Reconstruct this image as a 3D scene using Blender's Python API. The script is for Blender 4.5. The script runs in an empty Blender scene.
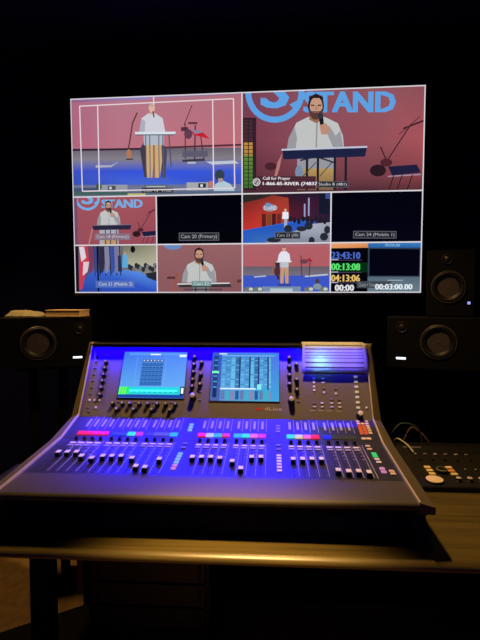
import bpy, bmesh, math, random
from mathutils import Matrix, Vector
random.seed(7)
scene = bpy.context.scene
COL = scene.collection

# ------------------------------------------------------------------ camera, world, lights
CAM = Vector((0.1915, 0.0, 1.46))
YAW, PITCH, FPX = math.radians(3.5706), math.radians(2.7104), 489.67
cd = bpy.data.cameras.new('camera'); cam = bpy.data.objects.new('camera', cd); COL.objects.link(cam)
cam.location = CAM
cam.rotation_euler = (math.pi/2 - PITCH, 0, YAW)
cd.sensor_fit = 'VERTICAL'; cd.sensor_height = 32.0; cd.lens = FPX/640*32.0
cd.clip_start = 0.02
scene.camera = cam

world = bpy.data.worlds.new('world'); scene.world = world; world.use_nodes = True
wb = world.node_tree.nodes['Background']
wb.inputs[0].default_value = (0.06, 0.06, 0.5, 1); wb.inputs[1].default_value = 0.1

def lamp(name, kind, loc, color, power, target=None, **kw):
    l = bpy.data.lights.new(name, kind); l.color = color; l.energy = power
    for k, v in kw.items(): setattr(l, k, v)
    o = bpy.data.objects.new(name, l); COL.objects.link(o); o.location = loc
    if target is not None:
        o.rotation_euler = (Vector(target)-Vector(loc)).to_track_quat('-Z', 'Y').to_euler()
    return o
WARM = (1.0, 0.60, 0.20)
lamp('ceiling_downlight', 'SPOT', (0.18, 1.90, 2.62), WARM, 125, (0.18, 1.75, 0.76), spot_size=math.radians(115), spot_blend=0.9, shadow_soft_size=0.06)
lamp('ceiling_downlight', 'SPOT', (-1.15, 2.02, 2.62), WARM, 60, (-1.1, 2.1, 0), spot_size=math.radians(60), spot_blend=0.8, shadow_soft_size=0.06)
lamp('ceiling_downlight', 'SPOT', (0.10, 1.0, 2.62), WARM, 520, (0.10, 1.04, 0.76), spot_size=math.radians(33), spot_blend=1.0, shadow_soft_size=0.06)
# the blue light bar built into the hood of the console, aimed down over both panels
BLUE_W = 15.0
for bx_, bl_, bp_, aim, spr in ((-0.140, 0.91, BLUE_W, (1.935, 0.935), 78), (0.46, 0.23, BLUE_W*0.12, (2.00, 1.15), 78), (-0.140, 0.91, BLUE_W*0.16, (2.085, 1.166), 160)):   # two lengths of the bar and its wash down the panel
    lamp('console_light_bar', 'AREA', (bx_, 2.1320, 1.2452), (0.003, 0.0, 1.0), bp_, (bx_, *aim), shape='RECTANGLE', size=bl_, size_y=0.006, spread=math.radians(spr))

scene.view_settings.view_transform = 'Standard'
scene.view_settings.look = 'None'
scene.view_settings.gamma = 1.0
scene.view_settings.exposure = 0.0
scene.view_settings.use_curve_mapping = False

# ------------------------------------------------------------------ helpers
def lin(c):
    out = []
    for v in c[:3]:
        v = v/255.0
        out.append(v/12.92 if v <= 0.04045 else ((v+0.055)/1.055)**2.4)
    return tuple(out)

def mat(name, rgb, rough=0.5, metal=0.0, spec=0.5, emit=None, strength=1.0, noise=0.0, nscale=40, bump=0.0, linear=False):
    m = bpy.data.materials.new(name); m.use_nodes = True
    nt = m.node_tree; b = nt.nodes['Principled BSDF']
    c = rgb if linear else lin(rgb)
    b.inputs['Base Color'].default_value = (*c, 1)
    b.inputs['Roughness'].default_value = rough
    b.inputs['Metallic'].default_value = metal
    b.inputs['Specular IOR Level'].default_value = spec
    if emit is not None:
        b.inputs['Emission Color'].default_value = (*lin(emit), 1)
        b.inputs['Emission Strength'].default_value = strength
    if noise or bump:
        tc = nt.nodes.new('ShaderNodeTexCoord'); nz = nt.nodes.new('ShaderNodeTexNoise')
        nz.inputs['Scale'].default_value = nscale; nz.inputs['Detail'].default_value = 5
        nt.links.new(tc.outputs['Object'], nz.inputs['Vector'])
        if noise:
            mx = nt.nodes.new('ShaderNodeMix'); mx.data_type = 'RGBA'
            mx.inputs[6].default_value = (*[v*(1-noise) for v in c], 1)
            mx.inputs[7].default_value = (*[min(1, v*(1+noise)) for v in c], 1)
            nt.links.new(nz.outputs['Fac'], mx.inputs[0]); nt.links.new(mx.outputs[2], b.inputs['Base Color'])
        if bump:
            bp = nt.nodes.new('ShaderNodeBump'); bp.inputs['Strength'].default_value = bump; bp.inputs['Distance'].default_value = 0.002
            nt.links.new(nz.outputs['Fac'], bp.inputs['Height']); nt.links.new(bp.outputs[0], b.inputs['Normal'])
    return m

WORLD = {}
def link(o, parent=None, M=None):
    COL.objects.link(o)
    M = M or Matrix.Identity(4)
    WORLD[o.name] = M
    if parent is not None:
        o.parent = parent
        o.matrix_local = WORLD[parent.name].inverted() @ M
    else:
        o.matrix_local = M
    return o

def tag(o, label=None, cat=None, group=None, kind=None):
    if label: o['label'] = label
    if cat: o['category'] = cat
    if group: o['group'] = group
    if kind: o['kind'] = kind
    return o

def empty(name, loc, label, cat, group=None):
    o = bpy.data.objects.new(name, None); o.empty_display_size = 0.05
    link(o, None, Matrix.Translation(Vector(loc)))
    return tag(o, label, cat, group)

def finish(bm, name, smooth=False):
    bmesh.ops.recalc_face_normals(bm, faces=bm.faces[:])
    me = bpy.data.meshes.new(name); bm.to_mesh(me); bm.free()
    if smooth:
        me.polygons.foreach_set('use_smooth', [True]*len(me.polygons))
        try: me.set_sharp_from_angle(angle=math.radians(35))
        except Exception: pass
    return me

def put(name, me, m, parent=None, M=None):
    """one mesh object; me holds coordinates local to M (world matrix)"""
    if isinstance(me, bmesh.types.BMesh): me = finish(me, name)
    if m is not None and len(me.materials) == 0: me.materials.append(m)
    o = bpy.data.objects.new(name, me)
    if m is not None and me.materials and me.materials[0] is not m:
        o.material_slots[0].link = 'OBJECT'; o.material_slots[0].material = m
    return link(o, parent, M)

def box_bm(c, s, bevel=0.0, seg=2, M=None):
    bm = bmesh.new()
    r = bmesh.ops.create_cube(bm, size=1.0)
    for v in bm.verts:
        v.co = Vector((v.co.x*s[0]+c[0], v.co.y*s[1]+c[1], v.co.z*s[2]+c[2]))
    if bevel:
        bmesh.ops.bevel(bm, geom=bm.edges[:], offset=bevel, segments=seg, affect='EDGES', profile=0.5)
    if M is not None: bmesh.ops.transform(bm, matrix=M, verts=bm.verts[:])
    return bm

def box(name, c, s, m, parent=None, bevel=0.0, seg=2, smooth=False):
    """box centred on c in world space, its origin at c"""
    me = finish(box_bm((0, 0, 0), s, bevel, seg), name, smooth)
    return put(name, me, m, parent, Matrix.Translation(Vector(c)))

def lathe_bm(profile, n=24, cap0=True, cap1=True):
    """profile: list of (r, z)"""
    bm = bmesh.new(); rings = []
    for r, z in profile:
        rings.append([bm.verts.new((r*math.cos(2*math.pi*k/n), r*math.sin(2*math.pi*k/n), z)) for k in range(n)])
    for a, b in zip(rings, rings[1:]):
        for k in range(n): bm.faces.new((a[k], a[(k+1) % n], b[(k+1) % n], b[k]))
    if cap0: bm.faces.new(rings[0][::-1])
    if cap1: bm.faces.new(rings[-1])
    return bm

def prism_bm(prof, x0, x1):
    """prof: (Y,Z) polygon extruded along X"""
    bm = bmesh.new()
    a = [bm.verts.new((x0, y, z)) for y, z in prof]; b = [bm.verts.new((x1, y, z)) for y, z in prof]
    n = len(prof)
    for k in range(n): bm.faces.new((a[k], a[(k+1) % n], b[(k+1) % n], b[k]))
    bm.faces.new(a[::-1]); bm.faces.new(b)
    return bm

def tube_mesh(name, pts, r, n=8, smooth_steps=6):
    P = [Vector(p) for p in pts]
    # catmull-rom resample
    Q = []
    for i in range(len(P)-1):
        p0 = P[max(i-1, 0)]; p1 = P[i]; p2 = P[i+1]; p3 = P[min(i+2, len(P)-1)]
        for s in range(smooth_steps):
            t = s/smooth_steps
            Q.append(0.5*((2*p1)+(p2-p0)*t+(2*p0-5*p1+4*p2-p3)*t*t+(3*p1-p0-3*p2+p3)*t**3))
    Q.append(P[-1])
    bm = bmesh.new(); rings = []
    for i, q in enumerate(Q):
        d = (Q[min(i+1, len(Q)-1)]-Q[max(i-1, 0)]).normalized()
        up = Vector((0, 0, 1)) if abs(d.z) < 0.9 else Vector((1, 0, 0))
        s = d.cross(up).normalized(); u = s.cross(d)
        rings.append([bm.verts.new(q+r*(math.cos(2*math.pi*k/n)*s+math.sin(2*math.pi*k/n)*u)) for k in range(n)])
    for a, b in zip(rings, rings[1:]):
        for k in range(n): bm.faces.new((a[k], a[(k+1) % n], b[(k+1) % n], b[k]))
    bm.faces.new(rings[0]); bm.faces.new(rings[-1])
    return finish(bm, name, True)

def rel(me, M):
    me.transform(M.inverted()); return me

# ------------------------------------------------------------------ materials
M_wall = mat('dark_painted_wall', (15, 15, 58), 0.9, noise=0.2, nscale=8, spec=0.1)
M_floor = mat('tan_carpet', (132, 104, 66), 0.95, noise=0.55, nscale=22, bump=0.6, spec=0.1)
M_black = mat('black_plastic', (16, 15, 16), 0.5, noise=0.15, nscale=60, spec=0.3)
M_black_matte = mat('black_matte_paint', (10, 10, 11), 0.8, noise=0.15, nscale=60, spec=0.15)
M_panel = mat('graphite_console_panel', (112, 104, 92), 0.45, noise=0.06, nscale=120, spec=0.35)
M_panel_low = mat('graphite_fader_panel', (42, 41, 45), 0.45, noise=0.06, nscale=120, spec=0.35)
M_arm = mat('armrest_vinyl', (72, 65, 60), 0.6, noise=0.1, nscale=160, bump=0.15, spec=0.3)
M_cheek = mat('brown_grey_cheek', (92, 82, 66), 0.5, noise=0.1, nscale=90, spec=0.35)
M_trim = mat('brushed_edge_trim', (222, 205, 180), 0.35, metal=0.3, noise=0.05, nscale=200)
M_white = mat('pale_plastic', (246, 240, 244), 0.4, noise=0.05, nscale=80)
M_grey_btn = mat('grey_button', (128, 122, 118), 0.5, noise=0.08, nscale=80)
M_pale_btn = mat('pale_grey_button', (176, 172, 180), 0.5, noise=0.05, nscale=80)
M_slot = mat('dark_slot', (8, 8, 10), 0.6, noise=0.1, nscale=80)
M_line = mat('printed_line', (200, 192, 192), 0.6, noise=0.05, nscale=80)

def wood_mat():
    m = bpy.data.materials.new('wood_desk_top'); m.use_nodes = True
    nt = m.node_tree; b = nt.nodes['Principled BSDF']
    tc = nt.nodes.new('ShaderNodeTexCoord'); mp = nt.nodes.new('ShaderNodeMapping')
    mp.inputs['Scale'].default_value = (1.2, 34, 34)
    nz = nt.nodes.new('ShaderNodeTexNoise'); nz.inputs['Scale'].default_value = 1.6; nz.inputs['Detail'].default_value = 6; nz.inputs['Roughness'].default_value = 0.6
    cr = nt.nodes.new('ShaderNodeValToRGB')
    cr.color_ramp.elements[0].position = 0.3; cr.color_ramp.elements[0].color = (*lin((74, 63, 31)), 1)
    cr.color_ramp.elements[1].position = 0.7; cr.color_ramp.elements[1].color = (*lin((106, 91, 47)), 1)
    nt.links.new(tc.outputs['Object'], mp.inputs[0]); nt.links.new(mp.outputs[0], nz.inputs['Vector'])
    nt.links.new(nz.outputs['Fac'], cr.inputs[0]); nt.links.new(cr.outputs[0], b.inputs['Base Color'])
    b.inputs['Roughness'].default_value = 0.33
    return m
M_wood = wood_mat()

def glow(name, strength=1.0):
    """a lit display: each polygon's own printed colour"""
    m = bpy.data.materials.new(name); m.use_nodes = True
    nt = m.node_tree; nt.nodes.remove(nt.nodes['Principled BSDF'])
    at = nt.nodes.new('ShaderNodeAttribute'); at.attribute_name = 'Col'
    em = nt.nodes.new('ShaderNodeEmission'); em.inputs[1].default_value = strength
    nt.links.new(at.outputs['Color'], em.inputs[0]); nt.links.new(em.outputs[0], nt.nodes['Material Output'].inputs[0])
    return m
M_tv = glow('lit_tv_panel', 1.0)
M_touch = glow('lit_touch_display', 1.25)

# ------------------------------------------------------------------ flat pictures for screens
_font_cache = {}
def text_tris(s):
    if s in _font_cache: return _font_cache[s]
    cu = bpy.data.curves.new('t', 'FONT'); cu.body = s; cu.size = 1.0; cu.resolution_u = 2
    o = bpy.data.objects.new('t', cu); COL.objects.link(o)
    bpy.context.view_layer.update()
    me = o.to_mesh()
    V = [(v.co.x, v.co.y) for v in me.vertices]; F = [tuple(p.vertices) for p in me.polygons]
    o.to_mesh_clear(); bpy.data.objects.remove(o); bpy.data.curves.remove(cu)
    xs = [v[0] for v in V]; ys = [v[1] for v in V]
    _font_cache[s] = (V, F, min(xs), max(xs), min(ys), max(ys))
    return _font_cache[s]

class Pic:
    """flat printed picture; drawing units are (x right, y down) inside box (x0,y0,x1,y1), clipped to it"""
    def __init__(self, x0, x1, tl, tr, bl, br):
        self.b = (x0, x1, tl, tr, bl, br); self.polys = []; self.layer = 0
    def st(self, x, y):
        x0, x1, tl, tr, bl, br = self.b
        s = (x-x0)/(x1-x0); t0 = tl+(tr-tl)*s; t1 = bl+(br-bl)*s
        return s, 1-(y-t0)/(t1-t0)
    def _emit(self, pts):                     # pts: (s,t,r,g,b)
        for ax, lim, sg in ((0, 0, 1), (0, 1, -1), (1, 0, 1), (1, 1, -1)):
            out = []
            for i in range(len(pts)):
                a, b = pts[i-1], pts[i]
                da, db = (a[ax]-lim)*sg, (b[ax]-lim)*sg
                if (da >= 0) != (db >= 0):
                    k = da/(da-db); out.append(tuple(a[j]+(b[j]-a[j])*k for j in range(5)))
                if db >= 0: out.append(b)
            pts = out
            if len(pts) < 3: return
        self.polys.append((self.layer, pts))
    def poly(self, pts, *cols):
        self.layer += 1
        cs = [lin(c) for c in cols]
        P = [(*self.st(*p), *(cs[i] if len(cs) > 1 else cs[0])) for i, p in enumerate(pts)]
        self._emit(P)
    def rect(self, xa, ya, xb, yb, *c):       # colours: 1, 2 (top,bottom) or 4 (tl,tr,br,bl)
        if len(c) == 2: c = (c[0], c[0], c[1], c[1])
        self.poly([(xa, ya), (xb, ya), (xb, yb), (xa, yb)], *c)
    def ell(self, cx, cy, rx, ry, c, n=18):
        self.poly([(cx+rx*math.cos(2*math.pi*k/n), cy+ry*math.sin(2*math.pi*k/n)) for k in range(n)], c)
    def ring(self, cx, cy, ro, ri, c, a0=0, a1=360, n=40):
        self.layer += 1; cl = lin(c)
        for k in range(n):
            p, q = (math.radians(a0+(a1-a0)*j/n) for j in (k, k+1))
            self._emit([(*self.st(cx+r*math.cos(a), cy+r*math.sin(a)), *cl) for r, a in ((ro, p), (ro, q), (ri, q), (ri, p))])
    def line(self, pts, w, c):
        self.layer += 1; cl = lin(c)
        for (xa, ya), (xb, yb) in zip(pts, pts[1:]):
            L = math.hypot(xb-xa, yb-ya) or 1; nx, ny = -(yb-ya)/L*w/2, (xb-xa)/L*w/2
            self._emit([(*self.st(x, y), *cl) for x, y in ((xa+nx, ya+ny), (xb+nx, yb+ny), (xb-nx, yb-ny), (xa-nx, ya-ny))])
    def text(self, s, xa, xb, ytop, ybot, c, fat=0.0):
        V, F, x0, x1, y0, y1 = text_tris(s); cl = lin(c)
        sx = (xb-xa)/(x1-x0); sy = (ybot-ytop)/(y1-y0)
        for dx in ((0,) if not fat else (-fat, 0, fat)):
            self.layer += 1
            for f in F:
                self._emit([(*self.st(xa+(V[i][0]-x0)*sx+dx, ybot-(V[i][1]-y0)*sy), *cl) for i in f])
    def mesh(self, name, w, h, dz=0.00003):
        """mesh in the local x,z plane facing -y, lower left corner at the origin"""
        V, F, C = [], [], []
        for lay, pts in self.polys:
            F.append(tuple(range(len(V), len(V)+len(pts))))
            for s, t, r, g, b in pts:
                V.append((s*w, -lay*dz, t*h)); C += [r, g, b, 1.0]
        me = bpy.data.meshes.new(name); me.from_pydata(V, [], F)
        ca = me.color_attributes.new('Col', 'FLOAT_COLOR', 'POINT'); ca.data.foreach_set('color', C)
        return me

# ------------------------------------------------------------------ room
WALL_Y = 2.62
def structure(name, c, s, m):
    o = box(name, c, s, m); o['kind'] = 'structure'; return o
structure('floor', (0.2, 0.85, -0.05), (4.6, 3.7, 0.1), M_floor)
structure('wall_back', (0.2, WALL_Y+0.05, 1.36), (4.6, 0.1, 2.72), M_wall)
structure('wall_left', (-2.05, 0.8, 1.36), (0.1, 3.6, 2.72), M_wall)
structure('wall_right', (2.45, 0.8, 1.36), (0.1, 3.6, 2.72), M_wall)
structure('ceiling', (0.2, 0.85, 2.77), (4.6, 3.7, 0.1), M_wall)
structure('baseboard_back', (0.2, WALL_Y-0.006, 0.045), (4.4, 0.012, 0.09), M_black_matte)

# ------------------------------------------------------------------ desk
DZ = 0.76
desk = empty('desk', (0.35, 1.75, 0), 'long wooden desk with a rounded front edge carrying the mixing console', 'desk')
prof = []
FY, TH = 1.288, 0.030
for k in range(11):                       # soft waterfall edge
    a = math.radians(90+k*9); prof.append((FY+.034+.034*math.cos(a), DZ-.020+.020*math.sin(a)))
for k in range(1, 5):
    a = math.radians(180+k*22.5); prof.append((FY+.010+.010*math.cos(a), DZ-.020+.010*math.sin(a)))
prof += [(2.30, DZ-TH), (2.30, DZ)]
me = finish(prism_bm(prof, -0.76, 1.62), 'tabletop', True)
put('tabletop', rel(me, Matrix.Translation((0.35, 1.75, 0))), M_wood, desk, Matrix.Translation((0.35, 1.75, 0)))
for (x, y) in ((-0.645, 1.72), (-0.645, 2.22), (1.5, 1.5), (1.5, 2.22)):
    box('leg', (x, y, (DZ-TH)/2), (0.08, 0.06, DZ-TH-0.001), M_black_matte, desk, 0.004)
box('added_dark_panel', (0.50, 2.27, (DZ-TH)/2+.01), (2.08, 0.02, DZ-TH-.024), M_black_matte, desk, 0.002)  # panel added to hide the lit floor behind and keep this space dark
box('side_rail', (-0.645, 1.97, DZ-TH-0.04), (0.04, 0.44, 0.078), M_black_matte, desk, 0.002)

# ------------------------------------------------------------------ television
TVW, TVX, TVY, TVZ = 1.6572, 0.0566, 2.340, 1.9451
TVH = TVW*9/16
tv = empty('television', (TVX, TVY, TVZ-TVH/2), 'large wall mounted flat screen showing a grid of live camera views', 'television')
def feed(pic, name, u0, v0, u1, v1, label):
    g = 0.0015
    w, h = (u1-u0)*TVW-2*g, (v1-v0)*TVH-2*g
    M = Matrix.Translation((TVX-TVW/2+u0*TVW+g, TVY, TVZ-TVH/2+v0*TVH+g))
    o = put(name, pic.mesh(name, w, h), M_tv, tv, M); o['label'] = label
    return o
box('back_panel', (TVX, TVY+0.034, TVZ), (TVW+0.012, 0.05, TVH+0.012), M_black, tv, 0.006)
box('wall_bracket', (TVX, TVY+0.160, TVZ), (0.4, 0.19, 0.3), M_black_matte, tv, 0.004)
M_bezel = mat('thin_black_bezel', (20, 20, 24), 0.3, noise=0.05)
for (c, s) in (((TVX, TVY+0.002, TVZ+TVH/2+0.005), (TVW+0.02, 0.02, 0.009)), ((TVX, TVY+0.002, TVZ-TVH/2-0.006), (TVW+0.02, 0.02, 0.011)),
               ((TVX-TVW/2-0.005, TVY+0.002, TVZ), (0.009, 0.02, TVH)), ((TVX+TVW/2+0.005, TVY+0.002, TVZ), (0.009, 0.02, TVH))):
    box('bezel', c, s, M_bezel, tv, 0.002)
# white separator lines of the multiview
M_sep = mat('white_separator', (20, 20, 20), 0.5, emit=(226, 222, 228), strength=0.9, noise=0.02)
def sep(u0, v0, u1, v1, t=0.0062):
    xa, xb = TVX-TVW/2+u0*TVW, TVX-TVW/2+u1*TVW; za, zb = TVZ-TVH/2+v0*TVH, TVZ-TVH/2+v1*TVH
    box('separator_line', ((xa+xb)/2, TVY-0.0095, (za+zb)/2), (max(xb-xa, t), 0.001, max(zb-za, t)), M_sep, tv)
sep(0, .5, 1, .5); sep(0, .25, 1, .25); sep(.5, 0, .5, 1); sep(.25, 0, .25, .5); sep(.75, 0, .75, .5)
sep(0, .003, 1, .003, .005); sep(.0015, 0, .0015, 1, .004); sep(0, .997, 1, .997, .005); sep(.9985, 0, .9985, 1, .005)

def umd(p, s, xa, xb, ya, yb):                  # small source name plate
    p.rect(xa, ya, xb, yb, (96, 98, 108)); p.rect(xa+.7, ya+.7, xb-.7, yb-.7, (36, 38, 46))
    p.text(s, xa+2, xb-2, ya+1.8, yb-1.4, (168, 170, 178))

def preacher_close(p, cx, top, k, stand=True, full=False):
    """bearded speaker in a pale shirt with microphone, k pixels per unit (unit = head height)"""
    X = lambda a: cx+a*k; Y = lambda b: top+b*k
    shirt, shade = (192, 193, 193), (152, 152, 158)
    p.poly([(X(-.3), Y(.88)), (X(.34), Y(.88)), (X(.85), Y(1.12)), (X(1.05), Y(1.6)), (X(1.12), Y(2.3)), (X(-1.1), Y(2.3)), (X(-1.05), Y(1.7)), (X(-.75), Y(1.1))], shirt)
    p.poly([(X(-1.05), Y(1.7)), (X(-.82), Y(1.25)), (X(-.72), Y(1.7)), (X(-.8), Y(2.3)), (X(-1.15), Y(2.3))], shade)
    p.poly([(X(.95), Y(1.4)), (X(1.12), Y(2.3)), (X(.8), Y(2.3)), (X(.78), Y(1.6))], shade)
    p.line([(X(.05), Y(1.0)), (X(.02), Y(2.3))], .05*k, (140, 142, 140))
    p.poly([(X(-.22), Y(.7)), (X(.24), Y(.7)), (X(.26), Y(.98)), (X(.02), Y(1.12)), (X(-.26), Y(.98))], (150, 104, 84))
    p.ell(X(0), Y(.46), .31*k, .46*k, (38, 26, 26))                       # hair
    p.ell(X(.01), Y(.5), .245*k, .4*k, (196, 150, 126))                   # face
    p.poly([(X(-.26), Y(.55)), (X(-.17), Y(.66)), (X(.17), Y(.66)), (X(.26), Y(.55)), (X(.22), Y(.82)), (X(.08), Y(.98)), (X(-.10), Y(.98)), (X(-.23), Y(.82))], (86, 58, 52))   # beard
    p.rect(X(-.12), Y(.68), X(.12), Y(.72), (150, 92, 84))
    p.rect(X(-.19), Y(.41), X(-.06), Y(.46), (48, 34, 34)); p.rect(X(.07), Y(.41), X(.2), Y(.46), (48, 34, 34))
    p.poly([(X(-.03), Y(.46)), (X(.05), Y(.46)), (X(.08), Y(.6)), (X(-.04), Y(.6))], (178, 130, 108))
    p.poly([(X(-.26), Y(.3)), (X(-.1), Y(.16)), (X(.13), Y(.16)), (X(.26), Y(.32)), (X(.28), Y(.12)), (X(.0), Y(-.02)), (X(-.27), Y(.12))], (38, 26, 26))
    p.poly([(X(.7), Y(2.1)), (X(.34), Y(1.3)), (X(.52), Y(1.22)), (X(.95), Y(1.9))], shade)
    p.poly([(X(.1), Y(.85)), (X(.28), Y(.82)), (X(.34), Y(1.4)), (X(.22), Y(1.42))], (22, 24, 34))       # microphone
    p.ell(X(.18), Y(.84), .11*k, .12*k, (50, 52, 60))
    p.poly([(X(.14), Y(1.2)), (X(.4), Y(1.12)), (X(.52), Y(1.3)), (X(.48), Y(1.55)), (X(.22), Y(1.55))], (188, 140, 118))   # hand

def keyboard_corner(p, x, y, k, dark=(44, 26, 34)):
    """mic boom and keyboard stand at the stage side"""
    p.line([(x-18*k, y+8*k), (x+8*k, y-34*k)], 1.1*k, (58, 26, 36))
    p.line([(x+2*k, y-32*k), (x+22*k, y-40*k)], 1.6*k, (48, 22, 32)); p.line([(x-2*k, y-26*k), (x+18*k, y-44*k)], .9*k, (92, 46, 58))
    p.line([(x-20*k, y-14*k), (x-12*k, y+4*k)], 1.2*k, (60, 26, 34))
    p.ell(x-22*k, y+10*k, 8*k, 6*k, dark); p.ell(x-14*k, y+2*k, 6*k, 4*k, (80, 36, 46))
    p.poly([(x-12*k, y+6*k), (x+16*k, y+4*k), (x+20*k, y+12*k), (x-8*k, y+15*k)], (32, 30, 62))
    p.line([(x-8*k, y-2*k), (x+8*k, y-3*k)], 1.4*k, (150, 70, 76)); p.line([(x-12*k, y+16*k), (x+20*k, y+14*k)], 1.3*k, (160, 140, 160))
    for q in (-6, 2, 12): p.line([(x+q*k, y+14*k), (x+(q-5)*k, y+30*k)], .9*k, (34, 20, 28))

def stand_logo(p, cx, cy, r, xa, xb, ya, yb, c=(92, 160, 226)):
    p.ring(cx, cy, r, r*.80, c)
    p.text('S', cx-r*.42, cx+r*.42, cy-r*.85, cy+r*.52, c, fat=r*.07)
    p.poly([(cx+r*.50, cy+r*.40), (cx+r*.78, cy+r*.25), (cx+r*.66, cy+r*.55)], c)
    for d in (-.5, .5): p.text('STAND', xa, xb, ya+d*(yb-ya)*.05, yb+d*(yb-ya)*.05, c, fat=(xb-xa)*.014)

# --- A: wide stage view with framing guides
p = Pic(73, 241, 98, 92.5, 196.5, 194)
p.rect(70, 88, 120, 150, (168, 104, 132), (178, 120, 136), (184, 114, 130), (180, 98, 126)); p.rect(120, 88, 244, 150, (178, 120, 136), (176, 112, 124), (192, 108, 120), (184, 114, 130))
p.poly([(70, 96), (150, 92), (150, 98), (70, 101)], (120, 100, 150), (120, 120, 200), (150, 130, 190), (160, 90, 120))
p.poly([(150, 92), (244, 89), (244, 94), (150, 97)], (130, 130, 190), (120, 90, 110), (160, 110, 130), (150, 120, 170))
p.rect(70, 147, 244, 158, (104, 96, 112), (132, 126, 136)); p.rect(70, 158, 244, 170, (132, 126, 136), (126, 122, 136), (64, 92, 212), (58, 80, 196))
p.poly([(70, 147.5), (150, 146.5), (150, 148.5), (70, 149.5)], (50, 34, 48)); p.poly([(150, 146), (244, 143), (244, 145), (150, 148)], (84, 48, 60))
p.rect(70, 170, 157, 187, (58, 80, 196), (50, 84, 226), (72, 106, 214), (52, 76, 176)); p.rect(157, 170, 244, 187, (50, 84, 226), (62, 90, 210), (60, 82, 180), (72, 106, 214))
p.rect(70, 184, 244, 198, (104, 112, 150), (118, 126, 150)); p.rect(73, 187, 102, 194, (64, 82, 110))
p.poly([(96, 164), (112, 164), (120, 160), (112, 166), (96, 166.5)], (170, 174, 190)); p.poly([(206, 161), (234, 160), (238, 163), (212, 164)], (190, 196, 214))
p.line([(183, 160), (205, 159)], 2.4, (60, 58, 74)); p.line([(188, 162), (196, 162)], 2, (180, 184, 200))
# guitar on a stand, music stand, keyboards
p.line([(139, 111), (134, 122), (131, 140), (129, 150)], 1.3, (92, 50, 48)); p.ell(130, 153, 2.6, 5, (176, 120, 84)); p.line([(127, 158), (134, 158)], 1.2, (40, 34, 46))
p.line([(193, 104), (185, 124)], .9, (104, 54, 64))
for q in ((182, 126, 189, 130), (189, 121, 198, 123)): p.rect(*q, (84, 48, 66))
p.line([(186, 122), (186, 158)], 1, (66, 44, 62)); p.line([(196, 124), (195, 160)], 1.2, (60, 44, 62)); p.line([(201, 134), (204, 158)], 1, (70, 48, 66))
p.poly([(192, 129), (204, 132), (210, 138), (194, 134)], (196, 34, 52)); p.poly([(191, 128), (205, 131), (196, 133)], (140, 130, 160))
p.ell(189, 133, 4, 5, (96, 60, 78)); p.rect(183, 150, 208, 156, (92, 90, 108))
# speaker behind the lectern stand
p.poly([(141, 148), (146, 139), (148, 178), (145, 176)], (66, 60, 74)); p.poly([(163, 140), (168, 150), (166, 178), (162, 178)], (74, 72, 96))
p.poly([(148, 136), (162, 136), (163, 160), (160, 179), (155, 179), (155, 150), (153, 179), (148, 179), (147, 158)], (204, 168, 122))
p.line([(155, 140), (155, 178)], 1.6, (140, 104, 78))
p.poly([(150, 112), (157, 112), (164, 117), (167, 133), (140, 133), (143, 117)], (206, 206, 216)); p.poly([(140, 133), (143, 117), (147, 120), (146, 133)], (172, 172, 188))
p.rect(151.5, 107, 155.5, 113, (206, 160, 140)); p.ell(153.5, 106.8, 3.1, 4.2, (218, 178, 158)); p.ell(153.6, 103.6, 2.6, 1.6, (190, 164, 150)); p.line([(154.6, 110), (155.6, 116)], 1.2, (50, 50, 60))
p.rect(145, 131, 165, 144, (176, 184, 196)); p.poly([(136, 130.5), (177, 130.5), (176, 133.5), (137, 133.5)], (214, 224, 232)); p.line([(137, 133.6), (176, 133.6)], 1, (74, 86, 110))
for q in (147, 151, 160, 164): p.line([(q, 134), (q, 178)], .9, (84, 92, 112))
p.line([(170, 134), (172, 166)], .9, (66, 66, 92))
p.rect(141, 177, 170, 181, (70, 96, 200)); p.rect(145, 184, 168, 190, (92, 104, 120)); p.rect(147, 185.5, 166, 186.6, (180, 186, 190))
# wedges, head of a viewer
p.rect(101, 184, 128, 191, (150, 154, 162)); p.rect(108, 185, 116, 189.5, (76, 80, 92)); p.rect(109.5, 186, 112, 188.5, (200, 204, 208)); p.ell(99, 186, 3, 4, (66, 84, 70))
p.rect(187, 182, 208, 190, (164, 168, 172)); p.rect(198.5, 183, 206, 187.5, (44, 46, 54)); p.rect(200.5, 184, 203, 186.8, (210, 214, 216)); p.ell(211, 184, 3, 3.4, (186, 120, 104))
p.poly([(213, 193), (215, 184), (222, 180), (230, 184), (236, 194)], (176, 200, 214)); p.ell(219.5, 175, 4.6, 6, (48, 66, 76)); p.rect(218, 178, 222.5, 182, (170, 150, 140))
p.rect(70, 191, 244, 198, (84, 100, 128), (96, 110, 128)); p.rect(73, 191.6, 128, 194, (64, 96, 84)); p.rect(128, 193, 146, 195.5, (190, 184, 110))
umd(p, 'Cam 16  Wide', 142, 174, 187, 193)
g = (228, 214, 222)
for l in ([(81, 104.5), (233, 98)], [(82, 190.5), (234, 188)], [(81.3, 104.5), (82, 190.5)], [(233, 98), (234, 188)], [(99.5, 104), (99.5, 190)], [(213, 99), (213.5, 189)], [(155.5, 93), (155.5, 104)]):
    p.line(l, 1.15, g)
feed(p, 'video_feed', 0, .5, .5, 1, 'wide view of a speaker on a blue stage with white framing guides')

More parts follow.
